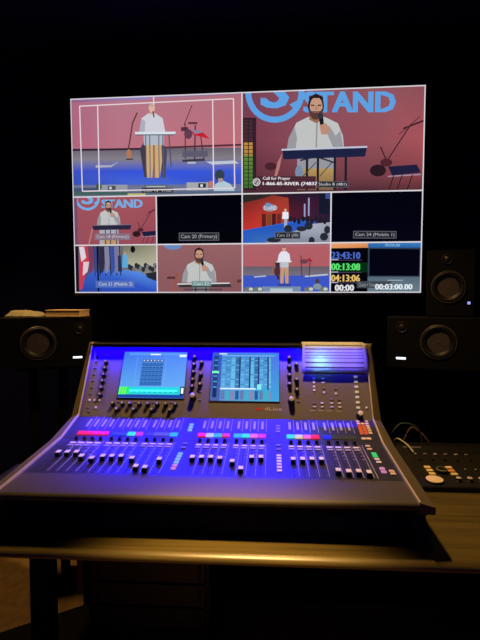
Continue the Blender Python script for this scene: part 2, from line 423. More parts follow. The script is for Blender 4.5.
# --- B: programme picture
p = Pic(243, 424, 92.5, 86, 194, 190)
for xa, xb, ca, cb, cc, ce in ((240, 300, (112, 62, 82), (134, 78, 92), (138, 74, 88), (122, 60, 78)), (300, 380, (134, 78, 92), (142, 86, 96), (148, 80, 90), (138, 74, 88)), (380, 426, (142, 86, 96), (140, 78, 86), (168, 82, 88), (148, 80, 90))):
    p.rect(xa, 84, xb, 140, ca, cb, cc, ce); p.rect(xa, 140, xb, 175, ce, cc, tuple(int(v*.8) for v in cc), tuple(int(v*.8) for v in ce)); p.rect(xa, 175, xb, 196, tuple(int(v*.8) for v in ce), tuple(int(v*.8) for v in cc), (60, 34, 44), (60, 34, 46))
stand_logo(p, 276, 92, 30, 306, 395, 91.5, 111.5)
p.rect(243, 117, 257, 190, (50, 30, 44)); 
keyboard_corner(p, 402, 160, 1.0)
p.poly([(284, 152), (281, 168), (278, 177), (275.5, 177), (279, 162)], (182, 120, 120)); p.ell(272, 166, 6, 4, (72, 34, 46))
p.rect(299, 150, 338, 188, (150, 150, 158)); p.rect(299, 168, 338, 190, (182, 148, 92), (120, 96, 66))
preacher_close(p, 317.5, 93.5, 26)
p.ell(301, 172, 4, 7, (120, 140, 170))
for q in (309, 320, 337, 348): p.line([(q, 156), (q, 190)], 2.4, (30, 30, 44))
p.line([(302, 160), (318, 156), (336, 162)], 1.6, (40, 44, 60)); p.line([(305, 176), (318, 162)], .9, (60, 66, 80)); p.line([(322, 176), (334, 162)], .9, (60, 66, 80))
p.poly([(284, 149), (369, 146), (367, 156), (285, 159)], (30, 34, 66)); p.poly([(283, 148.4), (369, 145.4), (369, 147.2), (283, 150.2)], (190, 196, 214))
for q in (0, 1):
    x = 244.5+q*5
    p.rect(x, 142, x+4, 155, (196, 140, 60), (180, 136, 60)); p.rect(x, 155, x+4, 188, (96, 140, 52), (58, 116, 44)); p.rect(x, 119, x+4, 142, (74, 40, 50))
    for t in range(17): p.line([(x, 121+4*t), (x+4, 121+4*t)], .7, (40, 36, 36))
p.rect(258, 176, 318, 189, (74, 40, 52))
p.ring(257.5, 182, 4, 3, (214, 210, 216), n=20); p.ell(257.5, 182, 2.6, 2.6, (180, 172, 180)); p.line([(255.8, 184), (259.2, 180)], 1, (70, 40, 50))
p.text('Call for Prayer', 264, 292, 176.6, 180.6, (226, 220, 224), fat=.12); p.text('1-866-85-RIVER (74837)', 264, 321, 181.8, 186.2, (240, 236, 240), fat=.2)
p.rect(319, 181, 351, 187.4, (88, 84, 92)); p.rect(319.8, 181.7, 350.2, 186.7, (44, 42, 50)); p.text('Studio B (4B1)', 321, 349, 182.6, 186.2, (210, 208, 212))
feed(p, 'video_feed', .5, .5, 1, 1, 'programme view of a bearded speaker with microphone below blue STAND lettering')

# --- C: small close view
p = Pic(75, 157, 197, 196, 244, 243.5)
p.rect(70, 190, 160, 248, (160, 82, 92), (164, 84, 92), (148, 70, 84), (152, 78, 92))
stand_logo(p, 88.5, 197, 12.5, 103, 143, 199, 207, (116, 172, 226)); p.rect(73, 195, 78, 246, (120, 70, 110))
keyboard_corner(p, 148, 228, .5)
p.line([(93, 228), (89, 243)], 1.6, (180, 120, 120))
preacher_close(p, 109.5, 200, 10.5)
p.rect(100, 224, 119, 245, (170, 170, 182)); p.rect(104, 238, 118, 246, (190, 150, 110))
p.poly([(93, 224.5), (132, 224), (131, 228.5), (94, 229)], (40, 38, 62)); p.line([(94, 224.4), (132, 223.9)], .6, (120, 110, 130))
for q in (106, 111, 117): p.line([(q, 229), (q, 244)], 1, (60, 60, 78))
p.rect(95, 232.5, 131, 239, (132, 112, 130)); p.text('Cam 18 (Primary)', 97, 129, 234, 238, (206, 196, 206))
feed(p, 'video_feed', 0, .25, .25, .5, 'small close view of the speaker below blue lettering')

# --- D / F: empty sources
p = Pic(159, 241, 196, 195, 243.5, 243); p.rect(150, 190, 245, 250, (2, 2, 12), (3, 3, 10)); umd(p, 'Cam 20 (Primary)', 180, 219, 232, 240)
feed(p, 'video_feed', .25, .25, .5, .5, 'black empty source named Cam 20')
p = Pic(330, 422, 192, 190, 242, 240.5); p.rect(320, 185, 430, 250, (3, 3, 14), (5, 5, 20)); umd(p, 'Cam 24 (Mobile 1)', 353, 397, 230, 237.5)
feed(p, 'video_feed', .75, .25, 1, .5, 'black empty source named Cam 24')

# --- E: stage from the side
p = Pic(243, 329, 195, 193, 243.5, 243)
p.rect(240, 190, 332, 246, (38, 28, 36), (26, 24, 52), (30, 32, 60), (120, 30, 30))
p.poly([(240, 200), (262, 194), (288, 198), (290, 228), (240, 236)], (110, 38, 36), (120, 46, 40), (160, 60, 46), (170, 60, 50), (206, 50, 44))
p.poly([(240, 190), (290, 190), (262, 199), (240, 204)], (44, 40, 40))
p.ell(270, 208, 7, 3.6, (150, 150, 170)); p.text('STAND', 264, 277, 206, 210, (220, 225, 240)); p.ell(268, 205, 3, 2, (110, 140, 190))
for q, c in ((262, (90, 34, 30)), (267, (120, 70, 40)), (272, (70, 30, 34)), (277, (110, 44, 36))): p.rect(q, 214, q+4, 227, c)
p.poly([(240, 231), (300, 220), (316, 222), (300, 234), (262, 244), (240, 244)], (36, 88, 190), (44, 110, 220), (40, 80, 190), (50, 96, 190), (60, 110, 180), (40, 90, 200))
p.poly([(262, 244), (312, 224), (332, 222), (332, 246)], (120, 130, 150), (170, 176, 190), (150, 156, 172), (130, 134, 150))
p.rect(284, 214, 287, 228, (160, 170, 196)); p.poly([(282.5, 212), (288, 212), (288.5, 219), (282, 219)], (230, 232, 240)); p.ell(285.2, 210.4, 1.3, 1.6, (220, 170, 150))
for x, y0, y1 in ((304, 204, 217), (308, 198, 216)): p.line([(x, y0), (x, y1)], 1.5, (150, 160, 200))
for q in range(9): p.ell(290+q*4.2, 219+(q % 3)*1.2, 1.8, 3, (30, 30, 44))
for x, y, rx in ((274, 240, 7), (301, 229, 5), (308, 226, 4), (288, 229, 4), (323, 237, 4), (311, 241, 3), (326, 230, 3)): p.ell(x, y, rx, 2.6 if rx > 4 else 4, (38, 42, 54))
p.rect(318, 193, 331, 214, (22, 24, 44)); p.rect(324, 193, 329, 199, (60, 80, 140))
umd(p, 'Cam 23 (JIB)', 275, 300, 232, 239)
feed(p, 'video_feed', .5, .25, .75, .5, 'stage seen from the side, red backdrop and blue floor')

# --- G: stage seen past flags
p = Pic(76, 158, 246, 246, 293, 293)
p.rect(70, 240, 162, 296, (70, 70, 80), (126, 124, 104), (150, 148, 130), (40, 60, 140))
p.poly([(124, 246), (160, 246), (160, 268), (126, 268)], (110, 110, 92), (150, 148, 122), (190, 186, 160), (180, 180, 160))
p.poly([(76, 293), (92, 270), (118, 270), (140, 272), (158, 282), (158, 294)], (36, 66, 160), (60, 100, 200), (80, 136, 226), (86, 140, 226), (70, 110, 210), (40, 76, 190))
for q in range(14): p.ell(128+q*2.3, 266+(q % 4)*1.3, 1.9, 2.6, (44, 46, 54) if q % 3 else (120, 118, 120))
p.poly([(146, 274), (158, 272), (158, 282), (148, 278)], (40, 40, 50)); p.ell(134, 250, 2.4, 3.4, (16, 16, 22))
for q, c in ((92, (120, 60, 90)), (97, (60, 70, 130)), (103, (50, 44, 70)), (108, (130, 130, 160)), (114, (56, 80, 160)), (118, (120, 120, 150))):
    p.poly([(q-2.6, 247), (q+2.2, 247), (q+3, 262), (q+1, 272), (q-2, 274)], c)
    p.line([(q+2.6, 246), (q+3.6, 276)], .9, (26, 28, 46))
p.poly([(80, 246), (88, 246), (90, 262), (86, 274), (82, 290), (79, 290)], (196, 60, 84)); p.poly([(80, 247), (85, 247), (87, 258), (82, 262)], (220, 210, 220)); p.poly([(84, 262), (90, 262), (88, 272), (83, 276)], (226, 196, 204))
p.rect(76, 246, 79, 293, (24, 18, 26)); p.line([(98.4, 246), (98.8, 292)], 1.6, (14, 16, 30))
p.poly([(124, 255), (128, 255), (129, 268), (123, 268)], (90, 170, 220)); p.ell(126, 254, 1.4, 1.8, (180, 150, 140)); p.poly([(119, 256), (122, 256), (123, 272), (119, 272)], (40, 50, 90))
p.rect(96, 281, 135, 288, (84, 110, 186)); p.text('Cam 21 (Mobile 2)', 99, 133, 282.6, 287, (200, 210, 226))
feed(p, 'video_feed', 0, 0, .25, .25, 'stage floor seen past a row of flags')

# --- H: mid shot
p = Pic(159, 241, 246, 245, 293, 293)
p.rect(155, 240, 244, 296, (146, 98, 102), (150, 100, 104), (128, 82, 86), (138, 88, 92)); p.ell(174, 246, 9, 4.6, (104, 136, 190))
p.line([(178, 274), (174, 292)], 3, (150, 84, 78)); p.rect(168, 277, 176, 279.5, (88, 50, 56)); p.rect(236, 280, 242, 283, (96, 54, 58))
preacher_close(p, 199.5, 248.5, 15)
p.rect(193, 284, 209, 294, (120, 130, 132)); p.poly([(178, 284.5), (229, 283.5), (231, 287.6), (180, 287.8)], (54, 50, 58)); p.line([(178, 284.6), (229, 283.6)], 1.2, (220, 216, 214))
p.rect(192, 281.5, 211, 286.5, (120, 150, 150)); p.text('Cam 22', 194, 209, 282.6, 285.6, (200, 214, 214)); p.line([(184, 290), (222, 290)], 2, (92, 70, 80)); p.line([(196, 288), (196, 293)], 1.2, (40, 40, 50)); p.line([(206, 288), (206, 293)], 1.2, (40, 40, 50))
feed(p, 'video_feed', .25, 0, .5, .25, 'mid shot of the speaker in a pale shirt behind a stand')

# --- I: wide centre
p = Pic(243, 328, 245, 244, 293, 293)
p.rect(240, 240, 332, 268, (172, 100, 108), (180, 96, 104), (176, 92, 98), (176, 92, 100)); p.rect(240, 243, 332, 247, (130, 110, 130), (176, 104, 110))
p.rect(240, 267, 332, 277, (104, 92, 104), (120, 112, 130)); p.rect(240, 276, 332, 294, (62, 86, 190), (56, 84, 210))
p.line([(254, 277.5), (266, 276.5)], 1.4, (176, 180, 196)); p.line([(304, 277), (326, 275)], 1.6, (186, 192, 206))
p.poly([(308, 258), (312, 262), (304, 262)], (180, 40, 56)); p.line([(300, 256), (301, 277)], .9, (84, 50, 62)); p.line([(309, 260), (308, 277)], .9, (84, 50, 62)); p.ell(303, 262, 4, 2.4, (110, 64, 78))
p.poly([(275, 264), (279, 260), (279, 280), (277, 280)], (60, 40, 56)); p.line([(274, 262), (272, 274)], 1.6, (150, 96, 76)); p.ell(277, 272, 3, 5, (80, 44, 56))
p.poly([(280, 262), (288, 262), (288, 284), (285, 284), (284, 268), (283, 284), (280, 284)], (196, 152, 120))
p.poly([(281, 252), (286, 252), (289, 255), (290, 263), (277, 263), (278.5, 255)], (226, 226, 236)); p.rect(280, 262, 288, 268, (184, 196, 204)); p.line([(276, 262.4), (291, 262)], 1, (220, 226, 230)); p.ell(283.6, 249.6, 1.7, 2.4, (212, 164, 144)); p.ell(283.6, 247.8, 1.4, .9, (120, 90, 84))
p.rect(278, 284, 290, 287, (50, 70, 160)); p.rect(262, 287, 300, 294, (120, 140, 170)); p.rect(270, 289, 292, 293, (180, 196, 204))
for x in (249, 258, 308, 322): p.ell(x, 290, 5, 2.8, (110, 118, 112)); p.ell(x+2, 289.6, 2, 1.6, (196, 204, 196))
p.ell(316, 282, 2, 2.6, (70, 60, 76)); p.ell(316, 287, 4, 3, (130, 150, 160))
feed(p, 'video_feed', .5, 0, .75, .25, 'wide centred view of the speaker standing on the blue stage')

# --- J: timers
p = Pic(330, 421, 243, 241, 292.5, 292.5)
p.rect(325, 238, 425, 296, (4, 4, 12)); p.poly([(330, 243), (368, 242), (368, 247), (330, 248)], (230, 164, 110), (226, 150, 96), (210, 130, 80), (226, 150, 96))
p.poly([(368, 242), (421, 241), (421, 246.5), (368, 247)], (50, 116, 180), (60, 130, 200), (44, 100, 170), (40, 96, 160)); p.text('00:00:00', 385, 400, 242.6, 245.6, (150, 200, 230))
p.text('23:43:10', 331, 360, 251.5, 258.5, (74, 104, 196), fat=.4); p.rect(330, 262, 368, 272, (6, 44, 22)); p.text('00:13:08', 331, 360, 263, 270, (90, 226, 110), fat=.45)
p.text('04:13:06', 331, 360, 274.5, 281.5, (226, 190, 110), fat=.4); p.text('00:00', 335, 354, 284.5, 291, (226, 226, 230), fat=.45)
for y in (260, 272.5, 283): p.line([(330, y), (362, y-.4)], .8, (70, 60, 84)); p.line([(330, y-.6), (338, y-.7)], .9, (180, 180, 200))
p.rect(368, 247, 421, 280, (50, 66, 82)); p.rect(369.6, 248, 419.6, 275.5, (4, 4, 18)); p.rect(368, 276.5, 421, 293, (86, 104, 118), (104, 126, 140))
p.rect(357, 281, 392, 288, (66, 72, 80)); p.text('Clocks + Timer', 359, 376, 282.6, 286.6, (150, 156, 162)); p.text('00:03:00.00', 376, 413, 283.8, 289.6, (226, 236, 240), fat=.4); p.line([(388, 280), (404, 280)], 1, (150, 170, 180))
feed(p, 'video_feed', .75, 0, 1, .25, 'timer page with blue green orange and white clocks')

tv.matrix_local = Matrix.Translation((TVX, TVY, TVZ)) @ Matrix.Rotation(-.0315, 4, 'Z') @ Matrix.Rotation(.0224, 4, 'X') @ Matrix.Translation((0, 0, -TVH/2))   # hung slightly turned and tipped down

# ------------------------------------------------------------------ mixing console
T = Vector((0, 2.1511, 1.2516)); K = Vector((0, 1.9753, .9626)); B = Vector((0, 1.7958, .919)); E_ = Vector((0, 1.4932, .8992)); F = Vector((0, 1.3432, .8939))
CW = 0.6
con = empty('mixing_console', (0, 1.75, DZ), 'large digital mixing console with two touchscreens and rows of faders', 'mixing console')
MC = WORLD[con.name]
def cput(name, bm, m, parent=None, smooth=False):
    me = finish(bm, name, smooth) if isinstance(bm, bmesh.types.BMesh) else bm
    return put(name, rel(me, MC), m, parent or con, MC)
def off(a, b, pt, h):                # point on panel a-b offset h along its outward normal
    d = (b-a).normalized(); n = Vector((0, d.z, -d.y))     # towards viewer/up
    return pt + n*h
def frame(a, b, X, v, h=0.0):        # x right, y up the panel, z outward; v metres down from a
    d = (b-a).normalized(); n = Vector((0, d.z, -d.y)); y = -d; x = Vector((1, 0, 0))
    o = a + d*v + n*h; o.x = X
    return Matrix(((x.x, y.x, n.x, o.x), (x.y, y.y, n.y, o.y), (x.z, y.z, n.z, o.z), (0, 0, 0, 1)))
# carcass below the panels
G = 0.006
under = [(p_.y, p_.z) for p_ in (T+Vector((0, .01, -.012)), K+Vector((0, .012, -.006)), B+Vector((0, .002, -.012)), E_+Vector((0, 0, -.012)), F+Vector((0, .006, -.014)))]
low = [(1.350, .872), (1.372, .862), (1.43, .820), (1.418, DZ+.002), (2.10, DZ+.002), (2.20, .86), (2.205, 1.22)]
cput('carcass', prism_bm(under+low, -.615, .615), M_black)
# surface panels (each its own slab)
def slab(a, b, x0, x1, th=.008, va=0.0, vb=0.0):
    d = (b-a).normalized(); n = Vector((0, d.z, -d.y)); A = a+d*va; Bb = b-d*vb
    q = [A, Bb, Bb-n*th, A-n*th]
    return prism_bm([(w.y, w.z) for w in q], x0, x1)
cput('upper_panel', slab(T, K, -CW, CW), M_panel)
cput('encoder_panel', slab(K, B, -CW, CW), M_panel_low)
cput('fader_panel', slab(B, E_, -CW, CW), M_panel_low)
arm = [(E_.y, E_.z)]
for k in range(7):
    a = math.radians(90+k*180/6)
    arm.append((F.y+.014+.014*math.cos(a), F.z-.012+.012*math.sin(a)))
arm += [(1.40, F.z-.026), (E_.y, E_.z-.02)]
cput('armrest', prism_bm(arm, -CW, CW), M_arm, smooth=True)
# hood over the upper panel
hood = [(T.y-.052, T.z+.001), (T.y+.06, T.z+.001), (T.y+.06, T.z-.02), (T.y+.004, T.z-.006), (T.y-.046, T.z-.0035), (T.y-.052, T.z-.003)]
cput('hood', prism_bm(hood, -CW, CW), M_black)
cput('hood_trim', box_bm((0, T.y-.050, T.z+.0022), (2*CW, .006, .0024)), M_cheek)
# cheeks and bright edge trims
outl = [T, K, K*.5+B*.5+Vector((0, -.004, -.006)), B, E_, F]
for s in (-1, 1):
    inner = [(p_.y, p_.z) for p_ in (T+Vector((0, -.012, .004)), K+Vector((0, -.010, .010)), B+Vector((0, -.002, .008)), E_+Vector((0, 0, .006)), F+Vector((0, 0, .002)))]
    tail = [(F.y+.0, F.z-.03), (1.372, .862), (1.43, .820), (1.350, DZ+.001), (2.10, DZ+.001), (2.21, .86), (2.215, T.z+.0)]
    bm = bmesh.new(); N = len(inner)+len(tail)
    ra, rb = [], []
    for i, (y, z) in enumerate(inner+tail):
        ra.append(bm.verts.new((s*CW, y, z)))
        dz = -.012 if i < len(inner) else 0
        dy = .010 if i < 2 else 0
        rb.append(bm.verts.new((s*(CW+(.024 if i == 0 else .036 if i == 1 else .044)), y+dy, z+dz)))
    for i in range(N): bm.faces.new((ra[i], ra[(i+1) % N], rb[(i+1) % N], rb[i]))
    bm.faces.new(ra[::-1]); bm.faces.new(rb)
    cput('side_cheek', bm, M_cheek)
    bm = bmesh.new()                                   # trim ribbon along the inner edge
    w = .0042
    rows = []
    for y, z in inner:
        rows.append([bm.verts.new((s*CW-s*w*.2, y-.001, z-.006)), bm.verts.new((s*CW-s*w*.2, y-.001, z+.0028)), bm.verts.new((s*(CW+w), y-.001, z+.0028)), bm.verts.new((s*(CW+w), y-.001, z-.006))])
    for a, b in zip(rows, rows[1:]):
        for k in range(4): bm.faces.new((a[k], a[(k+1) % 4], b[(k+1) % 4], b[k]))
    bm.faces.new(rows[0]); bm.faces.new(rows[-1])
    cput('edge_trim', bm, M_trim)

# --- touchscreens
M_screen_edge = mat('grey_screen_edge', (70, 68, 72), .4, noise=.05)
def touchscreen(x0, x1, v0, v1, pic, label):
    M = frame(T, K, (x0+x1)/2, (v0+v1)/2)
    w, h = x1-x0, v1-v0
    o = put('touchscreen', finish(box_bm((0, 0, .002), (w+.008, h+.008, .004), .0015), 'touchscreen'), M_screen_edge, con, M)
    o['label'] = label
    Mp = M @ Matrix.Translation((-w/2, -h/2, .0042)) @ Matrix.Rotation(math.radians(-90), 4, 'X')
    put('display', pic.mesh('display', w, h, .00002), M_touch, o, Mp)
# left page: channel list over a cyan meter bar, drawn 100 x 75
p = Pic(0, 100, 0, 0, 75, 75)
p.rect(0, 0, 100, 75, (58, 108, 220), (76, 124, 232), (102, 166, 224), (92, 162, 220)); p.rect(8, 0, 92, 5, (64, 124, 236), (90, 150, 240)); p.rect(42, 3, 58, 5, (226, 236, 250))
p.rect(88, 4, 99, 8, (210, 226, 255))
p.rect(30, 12, 64, 56, (66, 122, 196))
for i in range(6):
    for j in range(7):
        x, y = 31+i*5.6, 13+j*6.2
        if j == 0: p.rect(x, y, x+4, y+3, (40, 44, 120)); p.ell(x+2, y+1.4, 1, 1, (236, 240, 250), 8)
        else: p.rect(x, y, x+4.6, y+4.6, (34, 78, 150)); p.line([(x+.8, y+2.8), (x+3.8, y+2.8)], .8, (90, 146, 214))
for x in (22, 68): p.line([(x, 8), (x, 56)], .8, (96, 160, 226))
p.rect(0, 58, 94, 70, (30, 200, 214), (40, 190, 200)); p.rect(0, 58, 16, 70, (30, 220, 90), (40, 220, 120)); p.rect(16, 62, 90, 66, (70, 240, 230))
for x in (1, 5, 9): p.line([(x, 70), (x+2, 58)], 1.6, (130, 255, 90))
for k in range(9): p.line([(22+k*8, 66), (26+k*8, 66)], 1, (20, 130, 170))
p.rect(94, 57, 100, 72, (16, 20, 60)); p.rect(95.5, 59, 99, 68, (230, 240, 250)); p.rect(0, 70, 100, 75, (30, 60, 150))
touchscreen(-.452, -.172, .044, .256, p, 'left touchscreen with a light blue channel page and cyan meter bar')
p = Pic(0, 100, 0, 0, 75, 75)
p.rect(0, 0, 100, 75, (56, 110, 200), (60, 120, 206), (60, 160, 196), (88, 130, 190))
p.rect(0, 0, 14, 75, (50, 80, 190), (70, 90, 150)); p.rect(3, 6, 9, 70, (20, 44, 96))
for j in range(12): p.rect(3.5, 7+j*4.2, 8.5, 9.6+j*4.2, (60, 140, 170) if j % 2 else (36, 60, 130))
p.rect(1, 30, 11, 33, (120, 255, 170)); p.rect(10, 1, 22, 3, (200, 220, 255)); p.rect(14, 4, 94, 6, (110, 160, 224))
for i in range(11):
    x = 15+i*7; c = [(72, 140, 196), (64, 128, 186), (84, 160, 202), (50, 96, 150)][i % 4]
    p.rect(x, 8, x+6, 56, c, tuple(min(255, v+16) for v in c))
    for j in range(6): p.line([(x+.6, 13+j*7.4), (x+5.4, 13+j*7.4)], .9, (110, 190, 214) if (i+j) % 3 else (38, 72, 128))
    p.rect(x+.6, 60, x+5.4, 73, [(92, 110, 160), (36, 80, 140), (130, 120, 160), (60, 160, 180)][(i*3) % 4])
for x in (42, 57, 70, 84): p.line([(x, 7), (x, 58)], 2.2, (28, 56, 104))
p.rect(14, 56, 66, 58, (206, 226, 240)); p.rect(68, 50, 74, 58, (120, 220, 220)); p.rect(88, 6, 99, 74, (70, 110, 214), (60, 150, 200))
touchscreen(-.060, .228, .044, .264, p, 'right touchscreen with a teal page of narrow channel columns')

# --- shared small shapes (local: z out of the panel)
M_knob = mat('black_knob', (20, 19, 20), 0.45, noise=0.1, nscale=200)
M_cap = mat('pale_knob_cap', (196, 188, 180), 0.4, noise=0.05, nscale=200)
knob_me = finish(lathe_bm([(.0105, 0), (.0105, .003), (.0088, .004), (.0078, .019), (.0070, .0205)], 14), 'knob', True)
knobcap_me = finish(lathe_bm([(.0050, .0204), (.0050, .0222), (.0042, .023)], 12), 'knob_cap', True)
big_me = finish(lathe_bm([(.0145, 0), (.0145, .004), (.0125, .005), (.0115, .030), (.0105, .032)], 18), 'knob', True)
bigcap_me = finish(lathe_bm([(.0102, .0319), (.0102, .0345), (.0085, .0355)], 16), 'knob_cap', True)
btn_me = finish(box_bm((0, 0, .0018), (.0125, .0055, .0036), .0008, 1), 'button')
sq_me = finish(box_bm((0, 0, .002), (.009, .009, .004), .001, 1), 'button')
def knob(a, b, X, v, big=False, capmat=M_cap):
    M = frame(a, b, X, v)
    o = put('knob', big_me if big else knob_me, M_knob, con, M)
    put('knob_cap', bigcap_me if big else knobcap_me, capmat, o, M)
    return o
def button(a, b, X, v, m=M_grey_btn, me=btn_me, name='button'):
    return put(name, me, m, con, frame(a, b, X, v))
def led_mat(name, c, s=1.0): return mat(name, tuple(v*.12 for v in c), .5, spec=.15, emit=c, strength=s, noise=.03)

# upper panel, left column of keys
for i in range(9):
    v = .060+i*.030
    button(T, K, -.574, v, M_grey_btn); 
    if 1 <= i <= 6: knob(T, K, -.527, v+.006)
    elif i == 0: button(T, K, -.527, v, M_white)
for X in (-.572, -.551, -.53): button(T, K, X, .268, M_white, sq_me)
button(T, K, -.540, .300, M_white, sq_me); button(T, K, -.566, .318, M_grey_btn)
# encoder clusters below the left touchscreen
for X in (-.446, -.374, -.298, -.222):
    knob(T, K, X-.020, .284); knob(T, K, X+.020, .284); knob(T, K, X, .310)
    button(T, K, X, .2735, M_grey_btn)
# column between the screens
for i, v in enumerate((.070, .105, .140, .175, .205)): knob(T, K, -.138, v)
for v in (.095, .150, .195): knob(T, K, -.105, v)
knob(T, K, -.131, .252, True)
for v in (.225, .262): button(T, K, -.103, v, M_grey_btn)
# column right of the second screen
for v in (.070, .110, .150, .190): knob(T, K, .272, v)
for v in (.100, .170, .215): knob(T, K, .302, v)
knob(T, K, .278, .262, True); button(T, K, .306, .240, M_white); button(T, K, .306, .262, M_grey_btn)
# maker's mark
M_red = mat('red_print', (190, 40, 34), .5, noise=.05)
def panel_text(name, s, a, b, X, v, w, h, m):
    V, Fc, x0, x1, y0, y1 = text_tris(s)
    bm = bmesh.new(); vs = [bm.verts.new(((x-x0)/(x1-x0)*w-w/2, (y-y0)/(y1-y0)*h, .0006)) for x, y in V]
    for f in Fc:
        try: bm.faces.new([vs[i] for i in f])
        except ValueError: pass
    me = bpy.data.meshes.new(name); bm.to_mesh(me); bm.free()
    return put(name, me, m, con, frame(a, b, X, v))
put('maker_mark', finish(box_bm((0, .006, .0004), (.026, .011, .0008)), 'maker_mark'), M_red, con, frame(T, K, .146, .302))
panel_text('maker_lettering', 'dLive', T, K, .204, .302, .072, .0135, M_line)
# right hand keys, scene recall block and meter column
for v in (.160, .178, .196, .212): button(T, K, .374, v, M_white, sq_me)
for v in (.160, .178): button(T, K, .412, v, M_white)
button(T, K, .414, .222, M_white, sq_me); button(T, K, .414, .203, M_grey_btn); button(T, K, .463, .226, M_white, sq_me); button(T, K, .463, .205, M_grey_btn)
for X in (.372, .404, .443, .475):
    for v in (.268, .284): button(T, K, X, v, M_white if (X, v) != (.372, .268) else M_grey_btn, btn_me)
for X in (.366, .398, .430, .470): put('legend_line', finish(box_bm((0, 0, .0004), (.022, .0022, .0008)), 'legend_line'), M_line, con, frame(T, K, X, .300))
for X in (.443, .475): button(T, K, X, .252, M_grey_btn)
M_meter = mat('meter_led', (206, 204, 184), .4, emit=(190, 186, 150), strength=.35, noise=.05)
for i in range(11): put('meter_led', finish(box_bm((0, 0, .0015), (.015, .010, .003), .001, 1), 'meter_led'), M_meter, con, frame(T, K, .549, .060+i*.0225))
knob(T, K, .551, .318, True, M_white)
button(T, K, .582, .285, M_white, sq_me)
put('cyan_lamp', finish(lathe_bm([(.02, 0), (.02, .004), (.016, .006)], 16), 'cyan_lamp', True), led_mat('cyan_lamp_light', (110, 220, 255), 26), con, frame(T, K, .402, .088))

# --- channel strips
STARTS = [(-.541, -.406, -.271), (-.070, .067), (.268, .405)]
PITCH_X = .0312
red, dblue, green, mag, grey, cyan, white_, pink, yel, olive, vblue = (255, 34, 60), (60, 64, 220), (60, 220, 150), (206, 60, 206), (84, 84, 130), (60, 176, 230), (196, 196, 236), (236, 110, 170), (220, 200, 120), (96, 88, 62), (40, 40, 236)
SC = [red, red, red, red, dblue, dblue, (66, 56, 200), (64, 226, 170), mag, (80, 60, 200), (90, 84, 150), (80, 120, 190),
      red, white_, cyan, (226, 50, 80), cyan, green, pink, (226, 60, 140),
      green, yel, pink, red, vblue, olive, olive, olive]
SC[6], SC[7], SC[8], SC[9], SC[10], SC[11] = (64, 226, 170), mag, (70, 60, 200), (92, 88, 140), (92, 88, 140), cyan
FV = [.128, .126, .124, .159, .174, .155, .154, .152, .167, .233, .239, .171,
      .148, .146, .145, .152, .176, .231, .138, .136,
      .148, .146, .144, .143, .230, .237, .235, .241]
M_capbody = mat('fader_cap_black', (22, 20, 24), .45, noise=.1, nscale=200)
scrib_me = finish(box_bm((0, 0, .0025), (.0295, .026, .005), .0012, 1), 'scribble_display')
enc_me = finish(lathe_bm([(.0085, 0), (.0085, .002), (.007, .003), (.0062, .013), (.0054, .0145)], 14), 'rotary_encoder', True)
enct_me = finish(lathe_bm([(.005, .0144), (.005, .0152), (.0042, .0156)], 12), 'encoder_top', True)
sel_me = finish(box_bm((0, 0, .002), (.021, .0125, .004), .001, 1), 'select_button')
mute_me = finish(box_bm((0, 0, .0018), (.021, .011, .0036), .001, 1), 'mute_button')
slot_me = finish(box_bm((0, -.085, .0003), (.0048, .19, .0008)), 'fader_slot')
meter_me = finish(box_bm((0, 0, .0008), (.0085, .060, .0016)), 'channel_meter')
sep_me = finish(box_bm((0, 0, .0004), (.0012, .27, .0008)), 'strip_line')
sep2_me = finish(box_bm((0, 0, .0004), (.0012, .10, .0008)), 'strip_line')
tick_me = finish(box_bm((0, 0, .0004), (.009, .0018, .0008)), 'scale_mark')
bm = bmesh.new()   # fader cap: waisted saddle
ringsP = [(.0085, .0125, .003), (.0080, .0115, .008), (.0074, .0095, .012), (.0078, .0115, .0155)]
rr = []
for hx, hy, z in ringsP: rr.append([bm.verts.new((sx*hx, sy*hy, z)) for sx, sy in ((-1, -1), (1, -1), (1, 1), (-1, 1))])
for a, b in zip(rr, rr[1:]):
    for k in range(4): bm.faces.new((a[k], a[(k+1) % 4], b[(k+1) % 4], b[k]))
bm.faces.new(rr[0][::-1]); bm.faces.new(rr[-1])
capm = finish(bm, 'fader_cap')
padm = finish(box_bm((0, 0, .0168), (.0160, .0235, .0030), .0012, 1), 'cap_pad')
stem_me = finish(box_bm((0, 0, .0025), (.003, .006, .005)), 'cap_stem')
i = 0
scrib_mats = {}
for bank in STARTS:
    for x0 in bank:
        for j in range(4):
            X = x0+j*PITCH_X
            c = SC[i]
            if c not in scrib_mats: scrib_mats[c] = led_mat('scribble_display_light', c, 1.0 if c is not olive else .35)
            put('channel_meter', meter_me, M_pale_btn, con, frame(K, B, X, .055))
            put('scribble_display', scrib_me, scrib_mats[c], con, frame(K, B, X, .140))
            M = frame(B, E_, X, .006); e = put('rotary_encoder', enc_me, M_knob, con, M); put('encoder_top', enct_me, M_knob, e, M)
            put('select_button', sel_me, M_white, con, frame(B, E_, X, .040))
            put('mute_button', mute_me, M_pale_btn, con, frame(B, E_, X, .064))
            put('fader_slot', slot_me, M_slot, con, frame(B, E_, X, .110))
            M = frame(B, E_, X, FV[i]+.036); f_ = put('fader_cap', capm, M_capbody, con, M); put('cap_pad', padm, M_white, f_, M); put('cap_stem', stem_me, M_slot, f_, M)
            put('strip_line', sep_me, M_line, con, frame(B, E_, X+PITCH_X/2, .15))
            put('strip_line', sep2_me, M_line, con, frame(K, B, X+PITCH_X/2, .055))
            for tv_ in (.082, .112, .142): put('scale_mark', tick_me, M_line, con, frame(B, E_, X+.0085, tv_))
            i += 1
